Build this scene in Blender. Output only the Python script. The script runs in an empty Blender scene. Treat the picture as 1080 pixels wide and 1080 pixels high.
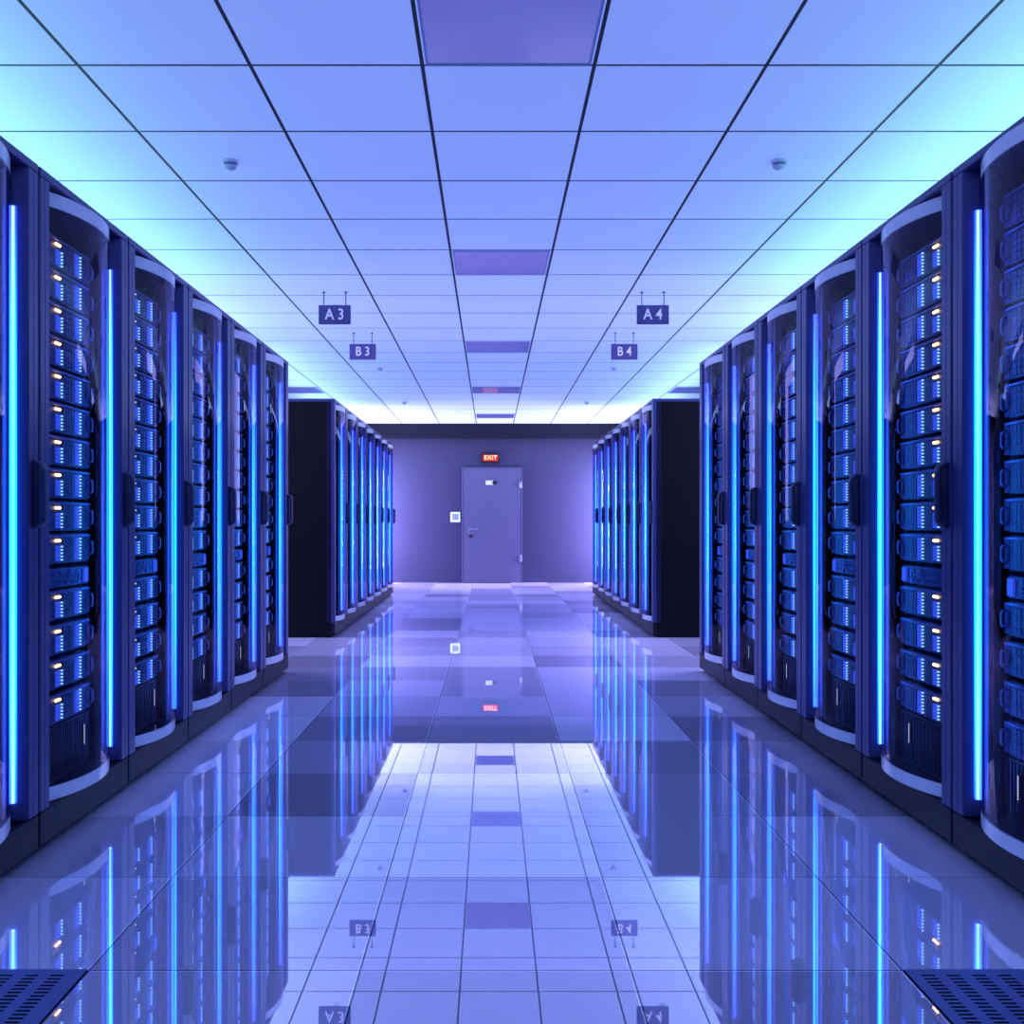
import bpy, bmesh, math, random
from mathutils import Matrix, Vector
random.seed(7)
sc = bpy.context.scene
COL = sc.collection
PI = math.pi

# ------------------------------------------------------------------ dimensions (metres)
CAM_H = 0.993
CEIL = CAM_H + 1.592
XL, XR = -1.343, 1.388          # front planes of the two rows of racks
W = 0.7486                       # width of a rack
YN_L, YN_R = 2.296, 2.338        # near end of the near rows
YF = 8.785                       # near end of the far rows
YB = 16.76                       # back wall
XW = 4.6                         # side walls
YC = -3.0                        # wall behind the camera

# ------------------------------------------------------------------ materials
def new_mat(name):
    m = bpy.data.materials.new(name); m.use_nodes = True
    m.node_tree.nodes.clear()
    return m, m.node_tree.nodes, m.node_tree.links

def pbr(name, col, rough=0.4, metal=0.0, spec=0.5, noise=0.0, nscale=30, coat=0.0, emit=None, es=0.0):
    m, N, L = new_mat(name)
    o = N.new('ShaderNodeOutputMaterial'); b = N.new('ShaderNodeBsdfPrincipled')
    L.new(b.outputs[0], o.inputs[0])
    b.inputs['Base Color'].default_value = (*col, 1)
    b.inputs['Roughness'].default_value = rough
    b.inputs['Metallic'].default_value = metal
    b.inputs['Specular IOR Level'].default_value = spec
    b.inputs['Coat Weight'].default_value = coat
    if emit:
        b.inputs['Emission Color'].default_value = (*emit, 1); b.inputs['Emission Strength'].default_value = es
    if noise:
        tc = N.new('ShaderNodeTexCoord'); t = N.new('ShaderNodeTexNoise'); t.inputs['Scale'].default_value = nscale
        L.new(tc.outputs['Object'], t.inputs['Vector'])
        mx = N.new('ShaderNodeMix'); mx.data_type = 'RGBA'
        mx.inputs['A'].default_value = (*[c*(1-noise) for c in col], 1)
        mx.inputs['B'].default_value = (*[min(1, c*(1+noise)) for c in col], 1)
        L.new(t.outputs['Fac'], mx.inputs['Factor']); L.new(mx.outputs['Result'], b.inputs['Base Color'])
    return m

def emis(name, col, s):
    m, N, L = new_mat(name)
    o = N.new('ShaderNodeOutputMaterial'); e = N.new('ShaderNodeEmission')
    e.inputs[0].default_value = (*col, 1); e.inputs[1].default_value = s
    L.new(e.outputs[0], o.inputs[0])
    return m

def math_node(N, L, op, a, b=None, c=None):
    n = N.new('ShaderNodeMath'); n.operation = op
    for i, v in enumerate((a, b, c)):
        if v is None: continue
        if isinstance(v, (int, float)): n.inputs[i].default_value = v
        else: L.new(v, n.inputs[i])
    return n.outputs[0]

def grid_nodes(N, L, x0, px, y0, py, lw, edge=0):
    """returns (line mask, per tile noise value, per tile noise colour)"""
    tc = N.new('ShaderNodeTexCoord'); sp = N.new('ShaderNodeSeparateXYZ')
    L.new(tc.outputs['Object'], sp.inputs[0])
    masks, cells, fracs = [], [], []
    for ax, o0, p in (('X', x0, px), ('Y', y0, py)):
        u = math_node(N, L, 'DIVIDE', math_node(N, L, 'SUBTRACT', sp.outputs[ax], o0), p)
        fl = math_node(N, L, 'FLOOR', u)
        fr = math_node(N, L, 'SUBTRACT', u, fl)
        d = math_node(N, L, 'SUBTRACT', 0.5, math_node(N, L, 'ABSOLUTE', math_node(N, L, 'SUBTRACT', fr, 0.5)))
        masks.append(math_node(N, L, 'LESS_THAN', d, lw / 2 / p)); cells.append(fl); fracs.append(fr)
    line = math_node(N, L, 'MAXIMUM', masks[0], masks[1])
    glint = None
    if edge:
        e1 = [math_node(N, L, 'GREATER_THAN', f, 1-edge/p) for f, p in zip(fracs, (px, py))]
        glint = math_node(N, L, 'MULTIPLY', math_node(N, L, 'MAXIMUM', e1[0], e1[1]), math_node(N, L, 'SUBTRACT', 1.0, line))
    cb = N.new('ShaderNodeCombineXYZ'); L.new(cells[0], cb.inputs[0]); L.new(cells[1], cb.inputs[1])
    wn = N.new('ShaderNodeTexWhiteNoise'); wn.noise_dimensions = '3D'; L.new(cb.outputs[0], wn.inputs['Vector'])
    return line, wn.outputs['Value'], tc, glint

def mat_ceiling():
    m, N, L = new_mat('ceiling_tiles')
    o = N.new('ShaderNodeOutputMaterial')
    line, val, tc, glint = grid_nodes(N, L, -0.24, 0.6, 3.569, 0.605, 0.014)
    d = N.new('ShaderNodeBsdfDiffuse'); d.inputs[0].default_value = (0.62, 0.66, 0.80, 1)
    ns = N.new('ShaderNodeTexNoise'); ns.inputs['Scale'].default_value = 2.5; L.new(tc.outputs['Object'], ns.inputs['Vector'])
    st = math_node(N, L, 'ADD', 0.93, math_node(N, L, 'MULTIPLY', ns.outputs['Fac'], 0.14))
    e = N.new('ShaderNodeEmission'); e.inputs[0].default_value = (0.145, 0.200, 0.50, 1)  # added even glow fills the room; the tiles are no lamps
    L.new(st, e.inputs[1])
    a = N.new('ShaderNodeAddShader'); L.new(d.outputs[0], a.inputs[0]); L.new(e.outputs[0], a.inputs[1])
    g = N.new('ShaderNodeBsdfPrincipled'); g.inputs['Base Color'].default_value = (0.012, 0.014, 0.035, 1); g.inputs['Roughness'].default_value = .6
    x = N.new('ShaderNodeMixShader'); L.new(line, x.inputs[0]); L.new(a.outputs[0], x.inputs[1]); L.new(g.outputs[0], x.inputs[2])
    L.new(x.outputs[0], o.inputs[0])
    return m

def mat_floor():
    m, N, L = new_mat('polished_floor_tiles')
    o = N.new('ShaderNodeOutputMaterial')
    line, val, tc, glint = grid_nodes(N, L, 0.31, 0.6, 2.267, 0.593, 0.0045, 0.005)
    mx = N.new('ShaderNodeMix'); mx.data_type = 'RGBA'; L.new(val, mx.inputs['Factor'])
    mx.inputs['A'].default_value = (0.22, 0.185, 0.27, 1); mx.inputs['B'].default_value = (0.56, 0.49, 0.66, 1)
    ln = N.new('ShaderNodeMix'); ln.data_type = 'RGBA'; L.new(line, ln.inputs['Factor'])
    L.new(mx.outputs['Result'], ln.inputs['A']); ln.inputs['B'].default_value = (0.05, 0.05, 0.12, 1)
    le = N.new('ShaderNodeMix'); le.data_type = 'RGBA'; L.new(glint, le.inputs['Factor'])
    L.new(ln.outputs['Result'], le.inputs['A']); le.inputs['B'].default_value = (0.85, 0.82, 0.9, 1)  # pale line by each joint paints a bevel highlight into the tile colour
    d = N.new('ShaderNodeBsdfDiffuse'); L.new(le.outputs['Result'], d.inputs[0])
    g = N.new('ShaderNodeBsdfGlossy'); g.inputs['Roughness'].default_value = 0.008
    gx = N.new('ShaderNodeMix'); gx.data_type = 'RGBA'; L.new(val, gx.inputs['Factor'])
    gx.inputs['A'].default_value = (0.37, 0.35, 0.40, 1); gx.inputs['B'].default_value = (0.66, 0.63, 0.70, 1)
    gl = N.new('ShaderNodeMix'); gl.data_type = 'RGBA'; L.new(line, gl.inputs['Factor'])
    L.new(gx.outputs['Result'], gl.inputs['A']); gl.inputs['B'].default_value = (0.10, 0.10, 0.12, 1)
    fr = N.new('ShaderNodeFresnel'); fr.inputs['IOR'].default_value = 1.45
    boost = N.new('ShaderNodeMix'); boost.data_type = 'RGBA'; L.new(fr.outputs[0], boost.inputs['Factor'])
    L.new(gl.outputs['Result'], boost.inputs['A']); boost.inputs['B'].default_value = (0.85, 0.85, 0.9, 1)
    L.new(boost.outputs['Result'], g.inputs['Color'])
    a = N.new('ShaderNodeAddShader'); L.new(d.outputs[0], a.inputs[0]); L.new(g.outputs[0], a.inputs[1])
    L.new(a.outputs[0], o.inputs[0])
    return m

def mat_glass():
    m, N, L = new_mat('tinted_door_glass')
    o = N.new('ShaderNodeOutputMaterial')
    t = N.new('ShaderNodeBsdfTransparent'); t.inputs[0].default_value = (0.86, 0.87, 0.98, 1)
    g = N.new('ShaderNodeBsdfGlossy'); g.inputs[0].default_value = (0.80, 0.72, 1.0, 1); g.inputs['Roughness'].default_value = 0.015
    f = N.new('ShaderNodeFresnel'); f.inputs['IOR'].default_value = 1.62
    x = N.new('ShaderNodeMixShader'); L.new(math_node(N, L, 'MULTIPLY', f.outputs[0], 0.62), x.inputs[0]); L.new(t.outputs[0], x.inputs[1]); L.new(g.outputs[0], x.inputs[2])
    L.new(x.outputs[0], o.inputs[0])
    return m

def mat_led(name, mid, end, s):
    """emission whose colour runs along the strip's own height"""
    m, N, L = new_mat(name)
    o = N.new('ShaderNodeOutputMaterial'); e = N.new('ShaderNodeEmission')
    tc = N.new('ShaderNodeTexCoord'); sp = N.new('ShaderNodeSeparateXYZ'); L.new(tc.outputs['Object'], sp.inputs[0])
    u = math_node(N, L, 'DIVIDE', math_node(N, L, 'ABSOLUTE', math_node(N, L, 'SUBTRACT', sp.outputs['Z'], 0.98)), 0.88)
    u = math_node(N, L, 'MINIMUM', math_node(N, L, 'POWER', u, 1.6), 1.0)
    mx = N.new('ShaderNodeMix'); mx.data_type = 'RGBA'; L.new(u, mx.inputs['Factor'])
    mx.inputs['A'].default_value = (*mid, 1); mx.inputs['B'].default_value = (*end, 1)
    L.new(mx.outputs['Result'], e.inputs[0]); e.inputs[1].default_value = s
    return m, N, L, o, e

def mat_halo():  # bloom around the strip, drawn as emission that fades sideways
    m, N, L, o, e = mat_led('light_halo', (0.02, 2.1, 9.5), (0.05, 0.26, 6.0), 1.0)
    t = N.new('ShaderNodeBsdfTransparent')
    lw = N.new('ShaderNodeLayerWeight'); lw.inputs['Blend'].default_value = 0.5
    fac = math_node(N, L, 'SUBTRACT', 1.0, math_node(N, L, 'POWER', lw.outputs['Facing'], 1.3))
    fac = math_node(N, L, 'MULTIPLY', fac, 0.55)
    x = N.new('ShaderNodeMixShader'); L.new(fac, x.inputs[0]); L.new(t.outputs[0], x.inputs[1]); L.new(e.outputs[0], x.inputs[2])
    L.new(x.outputs[0], o.inputs[0])
    return m

def mat_core():
    m, N, L, o, e = mat_led('light_core', (0.40, 2.6, 6.5), (1.3, 2.0, 5.0), 1.0)
    L.new(e.outputs[0], o.inputs[0])
    return m

M = {}
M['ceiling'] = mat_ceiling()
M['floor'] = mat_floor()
M['glass'] = mat_glass()
M['halo'] = mat_halo()
M['core'] = mat_core()
M['wall'] = pbr('lavender_wall', (0.045, 0.044, 0.125), 0.7, noise=.04, nscale=3)
M['door'] = pbr('door_paint', (0.125, 0.12, 0.245), 0.45, noise=.03)
M['beam'] = pbr('dark_beam', (0.012, 0.012, 0.032), 0.7, spec=.2, noise=.1)
M['frame'] = pbr('rack_metal', (0.050, 0.054, 0.20), 0.30, metal=.25, noise=.05, nscale=8)
M['base'] = pbr('rack_base_metal', (0.007, 0.007, 0.022), 0.45, spec=.22, noise=.05)
M['shell'] = pbr('rack_shell', (0.0035, 0.0035, 0.008), 0.6, spec=.12, noise=.05)
M['black'] = pbr('black_gap', (0.002, 0.002, 0.005), 0.8, spec=.1)
M['channel'] = pbr('light_channel', (0.20, 0.20, 0.45), 0.5)
M['band'] = pbr('glass_edge_band', (0.86, 0.84, 0.95), 0.2, noise=.06)
M['handle'] = pbr('handle_plastic', (0.03, 0.033, 0.10), 0.3)
M['chassis'] = pbr('server_metal', (0.045, 0.05, 0.15), 0.35, metal=.2, noise=.1)
M['edge'] = pbr('server_edge', (0.16, 0.17, 0.42), 0.3, metal=.4)
M['bay'] = pbr('drive_bay', (0.06, 0.075, 0.23), 0.35, noise=.2)
M['bank'] = pbr('drive_bank', (0.10, 0.15, 0.6), 0.4, emit=(0.05, 0.12, 1.0), es=0.5)
M['dots'] = emis('activity_blue', (0.22, 0.52, 1.0), 1.7)
M['amber'] = emis('amber_led', (1.0, 0.50, 0.20), 5.0)
M['white_led'] = emis('white_led', (0.8, 0.85, 1.0), 1.0)
M['patch'] = pbr('patch_panel', (0.05, 0.07, 0.26), 0.4, noise=.5, nscale=60)
M['mesh_panel'] = pbr('vent_panel', (0.014, 0.014, 0.03), 0.5, noise=.3, nscale=120)
M['panel'] = pbr('ceiling_panel', (0.11, 0.115, 0.34), 0.12, spec=.6, noise=.04, nscale=6, emit=(.075, .080, .33), es=.8)  # panel's emission is added in place of reflected light
M['panel_edge'] = pbr('panel_edge', (0.40, 0.42, 0.75), 0.4)
M['det'] = pbr('detector_plastic', (0.78, 0.74, 0.95), 0.45)
M['det_dark'] = pbr('detector_slots', (0.25, 0.24, 0.45), 0.5)
M['sign'] = pbr('sign_board', (0.12, 0.095, 0.30), 0.5)
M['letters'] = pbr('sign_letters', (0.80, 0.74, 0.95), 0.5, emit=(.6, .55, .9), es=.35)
M['rod'] = pbr('sign_rod', (0.05, 0.05, 0.15), 0.4, metal=.5)
M['exit_box'] = pbr('exit_box', (0.012, 0.008, 0.02), 0.4)
M['exit_face'] = emis('exit_face', (1.0, 0.03, 0.008), 1.1)
M['exit_text'] = emis('exit_text', (1.0, 0.80, 0.62), 1.5)
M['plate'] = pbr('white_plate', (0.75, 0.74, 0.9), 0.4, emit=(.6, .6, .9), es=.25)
M['ink'] = pbr('dark_ink', (0.008, 0.008, 0.03), 0.5)
M['steel'] = pbr('brushed_steel', (0.45, 0.45, 0.6), 0.3, metal=.8)
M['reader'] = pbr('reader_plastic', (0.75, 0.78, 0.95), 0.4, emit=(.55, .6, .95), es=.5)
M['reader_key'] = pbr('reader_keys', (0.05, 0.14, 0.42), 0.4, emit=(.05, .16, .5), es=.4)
M['vent'] = pbr('vent_tile_metal', (0.11, 0.125, 0.36), 0.4, noise=.05)

# ------------------------------------------------------------------ mesh helpers
def box(bm, x0, x1, y0, y1, z0, z1, bev=0.0):
    r = bmesh.ops.create_cube(bm, size=1.0)
    v = r['verts']
    for p in v:
        p.co = Vector(((x0+x1)/2 + p.co.x*(x1-x0), (y0+y1)/2 + p.co.y*(y1-y0), (z0+z1)/2 + p.co.z*(z1-z0)))
    if bev:
        es = list({e for p in v for e in p.link_edges})
        bmesh.ops.bevel(bm, geom=es, offset=bev, segments=2, affect='EDGES', profile=.5)

def cyl(bm, c, r1, r2, h, seg=16, axis='Z'):
    mat = Matrix.Translation(c)
    if axis == 'Y': mat = mat @ Matrix.Rotation(PI/2, 4, 'X')
    if axis == 'X': mat = mat @ Matrix.Rotation(PI/2, 4, 'Y')
    bmesh.ops.create_cone(bm, cap_ends=True, segments=seg, radius1=r1, radius2=r2, depth=h, matrix=mat)

def lathe(bm, prof, seg=24, cx=0, cy=0):
    rings = []
    for r, z in prof:
        if r < 1e-6: rings.append([bm.verts.new((cx, cy, z))])
        else: rings.append([bm.verts.new((cx+r*math.cos(2*PI*i/seg), cy+r*math.sin(2*PI*i/seg), z)) for i in range(seg)])
    for a, b in zip(rings, rings[1:]):
        for i in range(seg):
            j = (i+1) % seg
            if len(a) == 1 and len(b) > 1: bm.faces.new((a[0], b[j], b[i]))
            elif len(b) == 1 and len(a) > 1: bm.faces.new((a[i], a[j], b[0]))
            elif len(a) > 1: bm.faces.new((a[i], a[j], b[j], b[i]))

def sweep(bm, pts, r, seg=8, flat=1.0):
    """tube along points; flat squashes it sideways"""
    rings = []
    n = len(pts)
    for k, p in enumerate(pts):
        p = Vector(p)
        t = (Vector(pts[min(k+1, n-1)]) - Vector(pts[max(k-1, 0)])).normalized()
        side = Vector((1, 0, 0)); up = t.cross(side).normalized()
        rings.append([bm.verts.new(p + side*math.cos(2*PI*i/seg)*r*flat + up*math.sin(2*PI*i/seg)*r) for i in range(seg)])
    for a, b in zip(rings, rings[1:]):
        for i in range(seg):
            bm.faces.new((a[i], a[(i+1) % seg], b[(i+1) % seg], b[i]))
    bm.faces.new(rings[0][::-1]); bm.faces.new(rings[-1])

def obj(name, bm, mat, parent=None, smooth=False):
    bmesh.ops.recalc_face_normals(bm, faces=bm.faces)
    me = bpy.data.meshes.new(name); bm.to_mesh(me); bm.free()
    if smooth:
        for p in me.polygons: p.use_smooth = True
    me.materials.append(M[mat])
    o = bpy.data.objects.new(name, me); COL.objects.link(o)
    if parent: o.parent = parent
    return o

def thing(name, label, cat, loc=(0, 0, 0), rz=0, group=None):
    o = bpy.data.objects.new(name, None); COL.objects.link(o)
    o.empty_display_size = .1
    o.location = loc; o.rotation_euler = (0, 0, rz)
    o['label'] = label; o['category'] = cat
    if group: o['group'] = group
    return o

def copy_tree(o, parent=None):
    c = o.copy(); COL.objects.link(c)
    if parent: c.parent = parent
    for ch in list(o.children): copy_tree(ch, c)
    return c

def struct(name, bm, mat):
    o = obj(name, bm, mat); o['kind'] = 'structure'
    return o

def text_mesh(name, body, size, mat, parent, extrude=.001, spacing=1.0, offset=0.0):
    cu = bpy.data.curves.new(name, 'FONT'); cu.body = body; cu.size = size
    cu.align_x = 'CENTER'; cu.align_y = 'CENTER'; cu.extrude = extrude; cu.space_character = spacing; cu.offset = offset
    t = bpy.data.objects.new(name, cu); COL.objects.link(t)
    bpy.context.view_layer.update()
    me = bpy.data.meshes.new_from_object(t.evaluated_get(bpy.context.evaluated_depsgraph_get()))
    bpy.data.objects.remove(t); bpy.data.curves.remove(cu)
    me.name = name
    me.transform(Matrix.Rotation(PI/2, 4, 'X'))      # stands upright, faces -Y
    me.materials.clear(); me.materials.append(M[mat])
    o = bpy.data.objects.new(name, me); COL.objects.link(o); o.parent = parent
    return o

# ------------------------------------------------------------------ room shell
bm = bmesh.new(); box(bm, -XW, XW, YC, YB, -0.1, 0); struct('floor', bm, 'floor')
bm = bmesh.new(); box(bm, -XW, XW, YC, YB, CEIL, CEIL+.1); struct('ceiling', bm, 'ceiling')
bm = bmesh.new(); box(bm, -XW, XW, YB, YB+.12, -.1, CEIL+.1); struct('wall_back', bm, 'wall')
bm = bmesh.new(); box(bm, -XW, XW, YC-.12, YC, -.1, CEIL+.1); struct('wall_front', bm, 'wall')
bm = bmesh.new(); box(bm, -XW-.12, -XW, YC-.12, YB+.12, -.1, CEIL+.1); struct('wall_left', bm, 'wall')
bm = bmesh.new(); box(bm, XW, XW+.12, YC-.12, YB+.12, -.1, CEIL+.1); struct('wall_right', bm, 'wall')
bm = bmesh.new(); box(bm, -XW, XW, 16.55, YB, CEIL-.235, CEIL); struct('trim_1', bm, 'beam')

# door in the back wall
DX0, DX1, DZ = -0.466, 0.497, 1.872
bm = bmesh.new(); box(bm, DX0+.012, DX1-.012, YB-.03, YB-.002, .008, DZ-.012, .003)
door = struct('door_1', bm, 'door')
bm = bmesh.new()
box(bm, DX0-.012, DX0+.008, YB-.034, YB, 0, DZ+.012, .002); box(bm, DX1-.008, DX1+.012, YB-.034, YB, 0, DZ+.012, .002)
box(bm, DX0+.008, DX1-.008, YB-.034, YB, DZ-.008, DZ+.012, .002)
obj('door_frame', bm, 'door', door)
bm = bmesh.new(); box(bm, -.09, .045, YB-.036, YB-.03, 1.60, 1.67, .001); npl = obj('name_plate', bm, 'plate', door); npl['label'] = 'small white door plate'
bm = bmesh.new(); cyl(bm, (.055, YB-.037, 1.635), .036, .036, .01, 20, 'Y'); obj('plate_disc', bm, 'ink', npl)
bm = bmesh.new()
cyl(bm, (-.345, YB-.035, .875), .026, .026, .012, 16, 'Y'); cyl(bm, (-.345, YB-.055, .875), .009, .009, .04, 10, 'Y')
box(bm, -.35, -.215, YB-.082, YB-.066, .865, .885, .005)
dh = obj('door_handle', bm, 'steel', door); dh['label'] = 'lever door handle'
bm = bmesh.new(); cyl(bm, (-.335, YB-.035, .76), .026, .026, .012, 16, 'Y'); box(bm, -.345, -.325, YB-.05, YB-.036, .74, .78, .004); obj('lock', bm, 'ink', door)
for z in (1.60, .40):
    bm = bmesh.new(); cyl(bm, (DX1-.01, YB-.05, z), .012, .012, .12, 10); box(bm, DX1-.04, DX1+.01, YB-.045, YB-.03, z-.055, z+.055, .002); obj('hinge', bm, 'steel', door, True)

# access reader on the wall
rd = thing('access_reader', 'white square keypad reader on back wall left of the door', 'keypad', (-.585, YB-.02, .99))
bm = bmesh.new(); box(bm, -.08, .08, -.012, .02, 0, .165, .008); obj('reader_body', bm, 'reader', rd)
bm = bmesh.new(); box(bm, -.07, .07, .014, .02, .01, .155); obj('mounting_plate', bm, 'steel', rd)
for i in range(3):
    for j in range(3):
        bm = bmesh.new(); box(bm, -.045+i*.033, -.045+i*.033+.026, -.017, -.012, .04+j*.033, .04+j*.033+.026, .002); obj('key', bm, 'reader_key', rd)

# exit sign above the door
ex = thing('exit_sign', 'red glowing EXIT sign in black box above the door', 'exit sign', (-.012, YB-.03, CAM_H+1.045-.075))
bm = bmesh.new(); box(bm, -.145, .145, -.03, .03, 0, .15, .006); obj('sign_box', bm, 'exit_box', ex)
bm = bmesh.new(); box(bm, -.122, .122, -.033, -.029, .026, .124, .002); obj('lit_face', bm, 'exit_face', ex)
t = text_mesh('sign_text', 'EXIT', .10, 'exit_text', ex, .0012, 1.05, .0015); t.location = (0.004, -.0345, .077)

# ------------------------------------------------------------------ ceiling panels, detectors, signs
NTH = ['nearest', 'second nearest', 'third nearest', 'fourth nearest', 'farthest']
def panel(cx, cy, label):
    p = thing('ceiling_panel', label, 'ceiling panel', (cx, cy, CEIL), 0, 'glossy ceiling panels')
    bm = bmesh.new()
    for a in (-1, 1):
        box(bm, a*.282-.004, a*.282+.004, -.287, .287, -.007, 0); box(bm, -.278, .278, a*.283-.004, a*.283+.004, -.007, 0)
    obj('panel_frame', bm, 'panel_edge', p)
    bm = bmesh.new(); box(bm, -.278, .278, -.279, .279, -.005, 0, .001); obj('panel_sheet', bm, 'panel', p)
words = ['nearest the camera, cut by the photo top', 'second from the camera', 'third from the camera', 'fourth from the camera, mirroring the exit sign', 'last before the dark beam']
for k in range(5):
    panel(.06, 2.964+.3025+k*3.025, 'purple ceiling panel above the aisle, ' + words[k])
panel(-2.34, 12.04+.3025, 'purple ceiling panel above the far left racks')
panel(2.46, 12.04+.3025, 'purple ceiling panel above the far right racks')

def detector_proto():
    d = thing('smoke_detector', '', 'smoke detector', (0, 0, CEIL), 0, 'smoke detectors on the ceiling')
    bm = bmesh.new(); lathe(bm, [(0, 0), (.062, 0), (.064, -.012), (.058, -.02), (0.0, -.02)]); obj('base_ring', bm, 'det', d, False)
    bm = bmesh.new(); lathe(bm, [(.046, -.02), (.044, -.036), (0, -.036)]); obj('sensor_slots', bm, 'det_dark', d)
    bm = bmesh.new(); lathe(bm, [(.05, -.034), (.048, -.042), (.03, -.054), (0, -.058), ]); obj('dome_cap', bm, 'det', d, True)
    return d
dp = detector_proto(); first = True
dl = ['nearest the camera', 'mostly hidden behind a hanging sign', 'beyond the hanging signs', 'farthest, near the dark beam']
for k in range(4):
    for s, xx in (('left', -1.148), ('right', 1.268)):
        d = dp if first else copy_tree(dp); first = False
        d.location = (xx, 4.51+3.02*k, CEIL)
        d.scale = (.56, .56, .72)
        d['label'] = 'round smoke detector on the %s ceiling, %s' % (s, dl[k])

def sign(txt, x, y, z, label):
    s = thing('hanging_sign', label, 'sign', (x, y, z), 0, 'hanging aisle signs')
    bm = bmesh.new(); box(bm, -.111, .111, -.006, .006, -.066, .066, .001); obj('sign_board', bm, 'sign', s)
    t = text_mesh('sign_text', txt, .106, 'letters', s, .0008, 1.0, .0012); t.scale = (.86, 1, 1); t.location = (0, -.0072, 0.0)
    for a in (-.076, .077):
        bm = bmesh.new(); cyl(bm, (a, 0, (.066+CEIL-z)/2), .0032, .0032, CEIL-z-.066, 8); r = obj('hanger_rod', bm, 'rod', s)
        bm = bmesh.new(); cyl(bm, (a, 0, CEIL-z-.005), .004, .013, .01, 12); obj('ceiling_mount', bm, 'rod', r)
sign('A 3', -1.083, 7.09, CAM_H+1.434, 'purple hanging sign reading A 3 at the left end of the near racks')
sign('A 4', 1.119, 7.09, CAM_H+1.434, 'purple hanging sign reading A 4 at the right end of the near racks')
sign('B 3', -1.081, 8.62, CAM_H+1.432, 'purple hanging sign reading B 3 before the far left racks')
sign('B 4', 1.121, 8.62, CAM_H+1.432, 'purple hanging sign reading B 4 before the far right racks')

# ------------------------------------------------------------------ perforated floor tiles
def vent_tile(x0, label):
    t = thing('perforated_floor_tile', label, 'floor tile', (x0, 1.674, 0), 0, 'perforated floor tiles')
    bm = bmesh.new()
    xs = [.002, .028]; ys = [.002, .024]
    for i in range(10):
        a = .028 + i*.0556; xs += [a+.030, a+.0556] if i < 9 else [a+.030]
    xs.append(.598)
    for j in range(34):
        b = .024 + j*.0161; ys += [b+.0072, b+.0161] if j < 33 else [b+.0072]
    ys.append(.591)
    V = {}
    def v(i, j):
        if (i, j) not in V: V[(i, j)] = bm.verts.new((xs[i], ys[j], .004))
        return V[(i, j)]
    for i in range(len(xs)-1):
        for j in range(len(ys)-1):
            if i % 2 == 1 and j % 2 == 1: continue
            bm.faces.new((v(i, j), v(i+1, j), v(i+1, j+1), v(i, j+1)))
    obj('slotted_plate', bm, 'vent', t)
    bm = bmesh.new(); box(bm, .002, .598, .002, .591, .0002, .0015); obj('slot_shade', bm, 'black', t)  # black sheet stands in for the shade below the slots
vent_tile(-1.49, 'blue slotted floor vent tile at the bottom left beside the near left rack')
vent_tile(.91, 'blue slotted floor vent tile at the bottom right beside the near right rack')

# ------------------------------------------------------------------ server rack: local x = width seen from the front, -y = front, z up
ZT = 2.053
def arc_pts(n=25, x0=.110, x1=.6386, yend=.036, ymid=-.031):
    c = (x0+x1)/2; h = (x1-x0)/2; s = yend-ymid
    R = (h*h+s*s)/(2*s); cy = ymid + R
    a0 = math.asin(h/R)
    return [(c+R*math.sin(a), cy-R*math.cos(a)) for a in [(-1+2*i/(n-1))*a0 for i in range(n)]]

def arc_sheet(bm, z0, z1, off=0.0, nz=1):
    P = arc_pts(ymid=-.031-off, yend=.036-off)
    rows = [[bm.verts.new((x, y, z0+(z1-z0)*k/nz)) for x, y in P] for k in range(nz+1)]
    for a, b in zip(rows, rows[1:]):
        for i in range(len(P)-1): bm.faces.new((a[i], a[i+1], b[i+1], b[i]))

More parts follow.
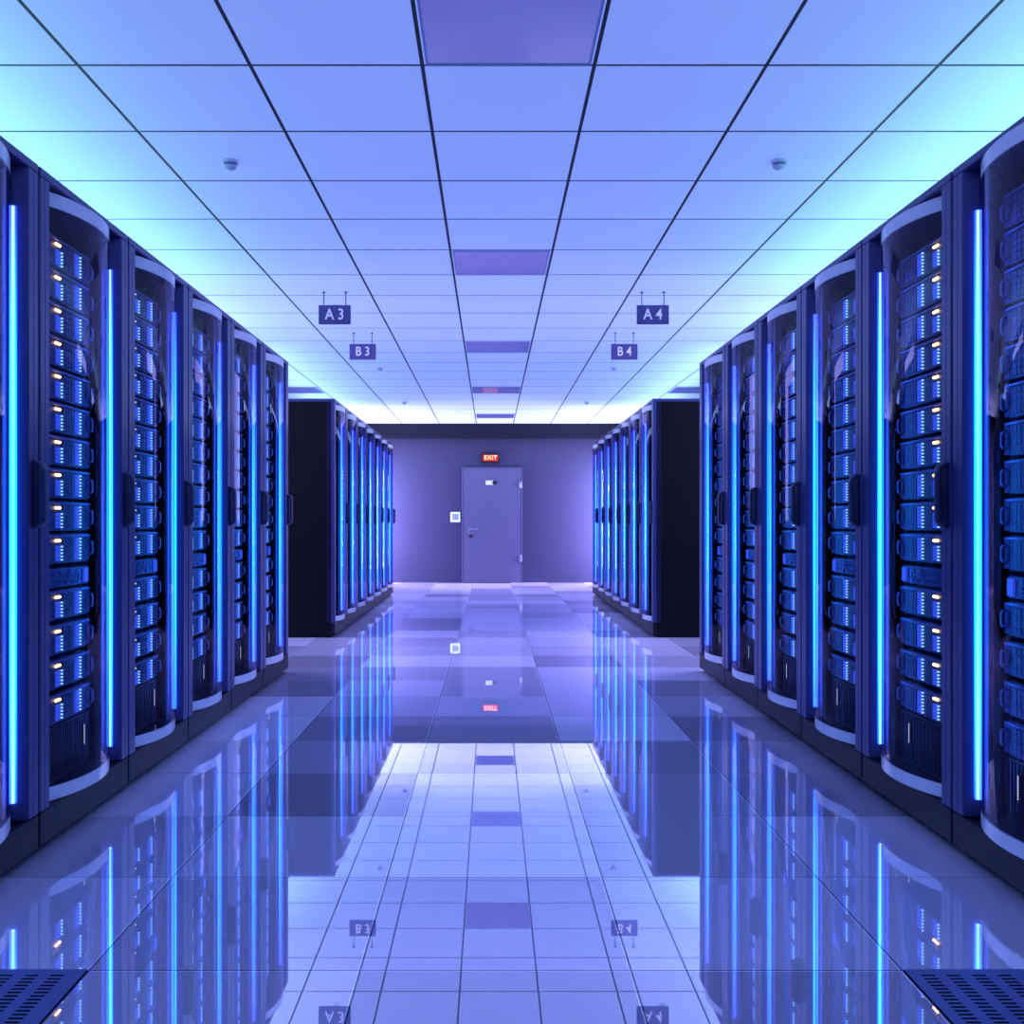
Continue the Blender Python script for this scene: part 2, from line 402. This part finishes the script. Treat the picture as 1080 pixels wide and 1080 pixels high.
def rack_proto():
    r = thing('server_rack', '', 'server rack')
    g = .005
    bm = bmesh.new()
    box(bm, g, g+.012, .03, 1.02, .012, 2.025); box(bm, W-g-.012, W-g, .03, 1.02, .012, 2.025); box(bm, g+.012, W-g-.012, .03, 1.0, .08, .124)
    box(bm, g+.012, W-g-.012, 1.0, 1.02, .125, 2.025)
    box(bm, g+.012, .09, .12, .14, .125, 2.025); box(bm, W-.09, W-g-.012, .12, .14, .125, 2.025)
    obj('cabinet', bm, 'shell', r)
    bm = bmesh.new(); box(bm, g, W-g, 0, 1.02, 2.026, ZT, .004); obj('top_cover', bm, 'frame', r)
    bm = bmesh.new(); box(bm, g, W-g, 0, .03, .025, .124, .003); obj('base', bm, 'base', r)
    bm = bmesh.new(); box(bm, g+.014, W-g-.014, .035, 1.0, 0, .079); obj('toe_kick', bm, 'black', r)
    # door
    d = obj('door', door_bm(g), 'frame', r)
    bm = bmesh.new(); arc_sheet(bm, .17, 1.972); obj('glass', bm, 'glass', d, True)
    for z0, z1 in ((.128, .1695), (1.9725, 2.017)):
        bm = bmesh.new(); arc_sheet(bm, z0, z1); arc_sheet(bm, z0, z1, -.006); obj('edge_band', bm, 'band', d, True)
    bm = bmesh.new()
    zc = 1.075; P = []
    for k in range(17):
        a = -PI/2 + PI*k/16
        P.append((.713, .004-.030*min(1, math.cos(a)*2.2), zc+.092*math.sin(a)))
    sweep(bm, P, .010, 10, 1.5)
    box(bm, .702, .724, -.014, .002, zc-.088, zc+.088, .003)
    obj('handle', bm, 'handle', d, True)
    # the two light strips in the recesses beside the glass
    for x in (.653, W-.653):
        s = 1 if x > .37 else -1
        bm = bmesh.new(); box(bm, min(x-s*.012, x+s*.0115), max(x-s*.012, x+s*.0115), .058, .064, .14, 2.02); obj('light_channel', bm, 'channel', r)
        bm = bmesh.new(); cyl(bm, (x, .034, 1.043), 0.0045, 0.0045, 1.72, 8); c = obj('light_strip', bm, 'core', r, True)
        bm = bmesh.new()
        rr = .0105
        bmesh.ops.create_cone(bm, cap_ends=False, segments=20, radius1=rr, radius2=rr, depth=1.72, matrix=Matrix.Translation((x, .034, 1.043)))
        obj('light_halo', bm, 'halo', c, True)  # added glowing tube imitates bloom round the strip
    # vent panel at the bottom
    bm = bmesh.new(); box(bm, .12, W-.12, .10, .12, .135, .318)
    for i in range(24): box(bm, .14+i*.02, .148+i*.02, .094, .10, .15, .31)
    obj('vent_panel', bm, 'mesh_panel', r)
    return r

def prism(bm, prof, z0, z1, bev=0.0):
    a = [bm.verts.new((x, y, z0)) for x, y in prof]; b = [bm.verts.new((x, y, z1)) for x, y in prof]
    n = len(prof)
    fs = [bm.faces.new(a[::-1]), bm.faces.new(b)]
    for i in range(n): fs.append(bm.faces.new((a[i], a[(i+1) % n], b[(i+1) % n], b[i])))
    return fs

def door_bm(g):
    bm = bmesh.new()
    L_ = [(g, .004), (g+.004, 0), (.036, 0), (.038, .002), (.040, 0), (.068, 0), (.073, .004), (.087, .042), (.087, .07), (g, .07)]
    prism(bm, L_, .128, 2.024); prism(bm, [(W-x, y) for x, y in L_], .128, 2.024)
    box(bm, .087, W-.087, .05, .07, 2.018, 2.024)
    return bm

proto = rack_proto()
vp_light = None

def rack_place(r, side, ynear):
    if side == 'left': r.location = (XL, ynear, 0); r.rotation_euler = (0, 0, PI/2)
    else: r.location = (XR, ynear+W, 0); r.rotation_euler = (0, 0, -PI/2)

ORD = ['first', 'second', 'third', 'fourth', 'fifth', 'sixth', 'seventh', 'eighth', 'ninth', 'tenth', 'eleventh', 'twelfth', 'thirteenth', 'fourteenth']
racks = {}
used = False
for side in ('left', 'right'):
    y0 = YN_L if side == 'left' else YN_R
    for k in range(6):
        r = proto if not used else copy_tree(proto); used = True
        rack_place(r, side, y0+k*W)
        r['group'] = 'racks in the near %s row' % side
        extra = {0: 'cut off by photo edge', 1: 'with amber lights inside'}.get(k, 'with curved glass door')
        r['label'] = 'dark server rack %s, %s from camera in near %s row' % (extra, ORD[k], side)
        racks[(side, k)] = r
    for k in range(7):
        r = copy_tree(proto)
        rack_place(r, side, YF+k*.7486)
        r['group'] = 'racks in the far %s row' % side
        r['label'] = 'dark server rack with glowing blue door, %s from camera in far %s row' % (ORD[k], side)
        if k == 0: r['label'] = 'dark server rack showing its black side panel, first in far %s row' % side

# ------------------------------------------------------------------ servers inside the near racks
YS = .094
def srv_proto(side, amber):
    """near offsets measured from the rack edge closest to the camera"""
    def X(a): return a if side == 'left' else W-a
    def bx(bm, a0, a1, y0, y1, z0, z1, bev=0): box(bm, min(X(a0), X(a1)), max(X(a0), X(a1)), y0, y1, z0, z1, bev)
    t = thing('server', '', 'server')
    H = .098
    bm = bmesh.new(); bx(bm, .155, .592, 0, .70, 0, H, .002)
    obj('chassis', bm, 'chassis', t)
    bm = bmesh.new(); bx(bm, .155, .600, -.010, .0, H-.010, H-.003, .001); obj('front_lip', bm, 'edge', t)
    c1, c2 = ((.330, .484) if side == 'left' else (.310, .434))
    # dark bay grid between the lit columns
    bm = bmesh.new()
    lo = c1+.052 if side == 'left' else c2+.036
    n = 4
    for i in range(n):
        for j in range(4):
            a = lo+.006+i*.022; z = .008+j*.0195
            bx(bm, a, a+.018, -.004, .001, z, z+.016, .001)
    obj('bay_covers', bm, 'bay', t)
    for c, z0, z1, n in ((c1, .008, .060, 4), (c2, .008, .084, 6)):
        bm = bmesh.new(); h = (z1-z0)/n
        for j in range(n): bx(bm, c, c+.030, -.005, .001, z0+j*h+.001, z0+(j+1)*h-.001)
        b = obj('drive_bank', bm, 'bank', t)
        bm = bmesh.new()
        dcol = c+.042 if side == 'left' else c-.014
        nn = n+1
        for j in range(nn):
            z = z0+.004+j*(z1-z0-.008)/(nn-1)
            bx(bm, dcol+.001, dcol+.0065, -.006, .001, z-.0026, z+.0026)
        obj('activity_lights', bm, 'dots', b)
    bm = bmesh.new()
    P = [(X(.606), .0, .022), (X(.606), -.012, .026), (X(.606), -.015, .034), (X(.606), -.015, .060), (X(.606), -.012, .068), (X(.606), .0, .072)]
    sweep(bm, P, .004, 8, 1.5); bx(bm, .592, .620, 0, .008, .004, H-.004, .001)
    obj('pull_handle', bm, 'edge', t, False)
    if amber:
        for i in range(3):
            bm = bmesh.new(); a = c1+(.0 if side == 'left' else -.004)+i*.014
            bmesh.ops.create_uvsphere(bm, u_segments=10, v_segments=6, radius=.0052, matrix=Matrix.Translation((X(a), -.003, .076)))
            o = obj('amber_light', bm, 'amber', t, True)
    else:
        bm = bmesh.new(); bx(bm, c1, c1+.006, -.006, 0, .074, .079); obj('status_light', bm, 'white_led', t)
    return t

def patch_proto(side):
    def X(a): return a if side == 'left' else W-a
    def bx(bm, a0, a1, y0, y1, z0, z1, bev=0): box(bm, min(X(a0), X(a1)), max(X(a0), X(a1)), y0, y1, z0, z1, bev)
    t = thing('patch_panel', '', 'patch panel')
    bm = bmesh.new(); bx(bm, .155, .600, 0, .4, 0, .062, .002); obj('panel_body', bm, 'patch', t)
    bm = bmesh.new()
    rnd = random.Random(3)
    for i in range(18):
        for j in range(3):
            if rnd.random() < .25: continue
            a = .30+i*.0125; z = .008+j*.017
            bx(bm, a, a+.009, -.004-.004*rnd.random(), .001, z, z+.008+.005*rnd.random())
    obj('ports', bm, 'edge', t)
    bm = bmesh.new(); bx(bm, .555, .590, -.008, 0, .006, .056, .002); obj('end_block', bm, 'bank', t)
    return t

def led_bar_proto():
    t = thing('indicator_light_bar', '', 'indicator light')
    bm = bmesh.new(); box(bm, -.006, .006, -.006, .0, 0, .075, .001); obj('bar_body', bm, 'mesh_panel', t)
    bm = bmesh.new()
    for j in range(9): box(bm, -.0013, .0013, -.0075, -.0055, .004+j*.0077, .0095+j*.0077)
    obj('light_segments', bm, 'white_led', t)
    return t

protos = {(s, a): srv_proto(s, a) for s in ('left', 'right') for a in (True, False)}
pprotos = {s: patch_proto(s) for s in ('left', 'right')}
bar = led_bar_proto()
usedp = set()
def take(p):
    if id(p) in usedp: return copy_tree(p)
    usedp.add(id(p)); return p

def put(o, r, lx, ly, lz):
    o.rotation_euler = r.rotation_euler
    rz = r.rotation_euler[2]; c, s = math.cos(rz), math.sin(rz)
    o.location = (r.location[0]+c*lx-s*ly, r.location[1]+s*lx+c*ly, lz)

tops = [1.932-.1088*k for k in range(10)]
low = [.766-.1135*k for k in range(4)]
RO = ['first', 'second', 'third', 'fourth', 'fifth', 'sixth']
SKIP = set()
for side in ('left', 'right'):
    for k in range(6):
        if side == 'left' and k == 0: continue
        r = racks[(side, k)]
        for n, z in enumerate(tops+low):
            am = (k == 1 and n < 14)
            if (side, k, n) in SKIP: continue
            o = take(protos[(side, am)])
            put(o, r, 0, YS, z-.098)
            o['group'] = 'servers in the %s rack of the near %s row' % (RO[k], side)
            where = 'top' if n == 0 else 'bottom' if n == 13 else ORD[n]+' from the top'
            o['label'] = 'dark server with %s lights, %s, in %s rack of near %s row' % ('amber' if am else 'blue', where, RO[k], side)
        o = take(pprotos[side]); put(o, r, 0, YS, .776)
        o['group'] = 'patch panels in the near racks'
        o['label'] = 'dim blue patch panel with ports in the %s rack of near %s row' % (RO[k], side)
        o = take(bar); put(o, r, .556 if side == 'left' else W-.53, YS, .21)
        o['group'] = 'indicator bars low in the near racks'
        o['label'] = 'small dashed white light bar at bottom of %s rack, near %s row' % (RO[k], side)

# ------------------------------------------------------------------ lights
def area(name, loc, rot, sx, sy, col, p, spread=None):
    l = bpy.data.lights.new(name, 'AREA'); l.shape = 'RECTANGLE'; l.size = sx; l.size_y = sy
    l.color = col; l.energy = p
    if spread: l.spread = spread
    o = bpy.data.objects.new(name, l); COL.objects.link(o); o.location = loc; o.rotation_euler = rot
    return o
for s in (-1, 1):
    area('rack_uplight', (s*2.2, 4.1, 2.11), (PI, 0, 0), .8, 5.4, (.32, .93, 1.0), 32)
    area('rack_uplight', (s*2.3, 7.8, 2.0), (PI, 0, 0), .5, 1.6, (.10, .50, 1.0), 9)
    area('rack_uplight', (s*2.2, 11.6, 2.15), (0, s*(PI-.6), 0), .4, 5.0, (.36, .66, 1.0), 32)
    area('cross_aisle_light', (s*3.0, 7.78, 1.75), (0, s*PI/2, 0), 1.5, 1.7, (.54, .52, 1.0), 50)
    area('back_wall_light', (s*2.05, 16.3, 1.05), (PI/2, 0, s*(PI/2-.25)), .3, 1.7, (.60, .54, 1.0), 78)
    area('back_ceiling_fill', (s*2.5, 15.0, 1.5), (0, s*(PI-.75), 0), 1.2, 2.6, (.78, .84, 1.0), 40, math.radians(120))  # unseen lamp pair added to whiten the far ceiling

w = bpy.data.worlds.new('world'); sc.world = w; w.use_nodes = True
w.node_tree.nodes['Background'].inputs[0].default_value = (.05, .05, .15, 1)

# ------------------------------------------------------------------ camera
cd = bpy.data.cameras.new('camera'); cam = bpy.data.objects.new('camera', cd); COL.objects.link(cam)
cam.location = (0, 0, CAM_H); cam.rotation_euler = (PI/2, 0, 0)
cd.sensor_width = 36; cd.lens = 36; cd.clip_start = .05
cd.shift_x = 22/1080; cd.shift_y = 10.5/1080
sc.camera = cam
sc.view_settings.view_transform = 'Standard'
sc.view_settings.look = 'None'
sc.cycles.use_denoising = True
sc.cycles.max_bounces = 8; sc.cycles.transparent_max_bounces = 12
sc.cycles.sample_clamp_indirect = 6.0
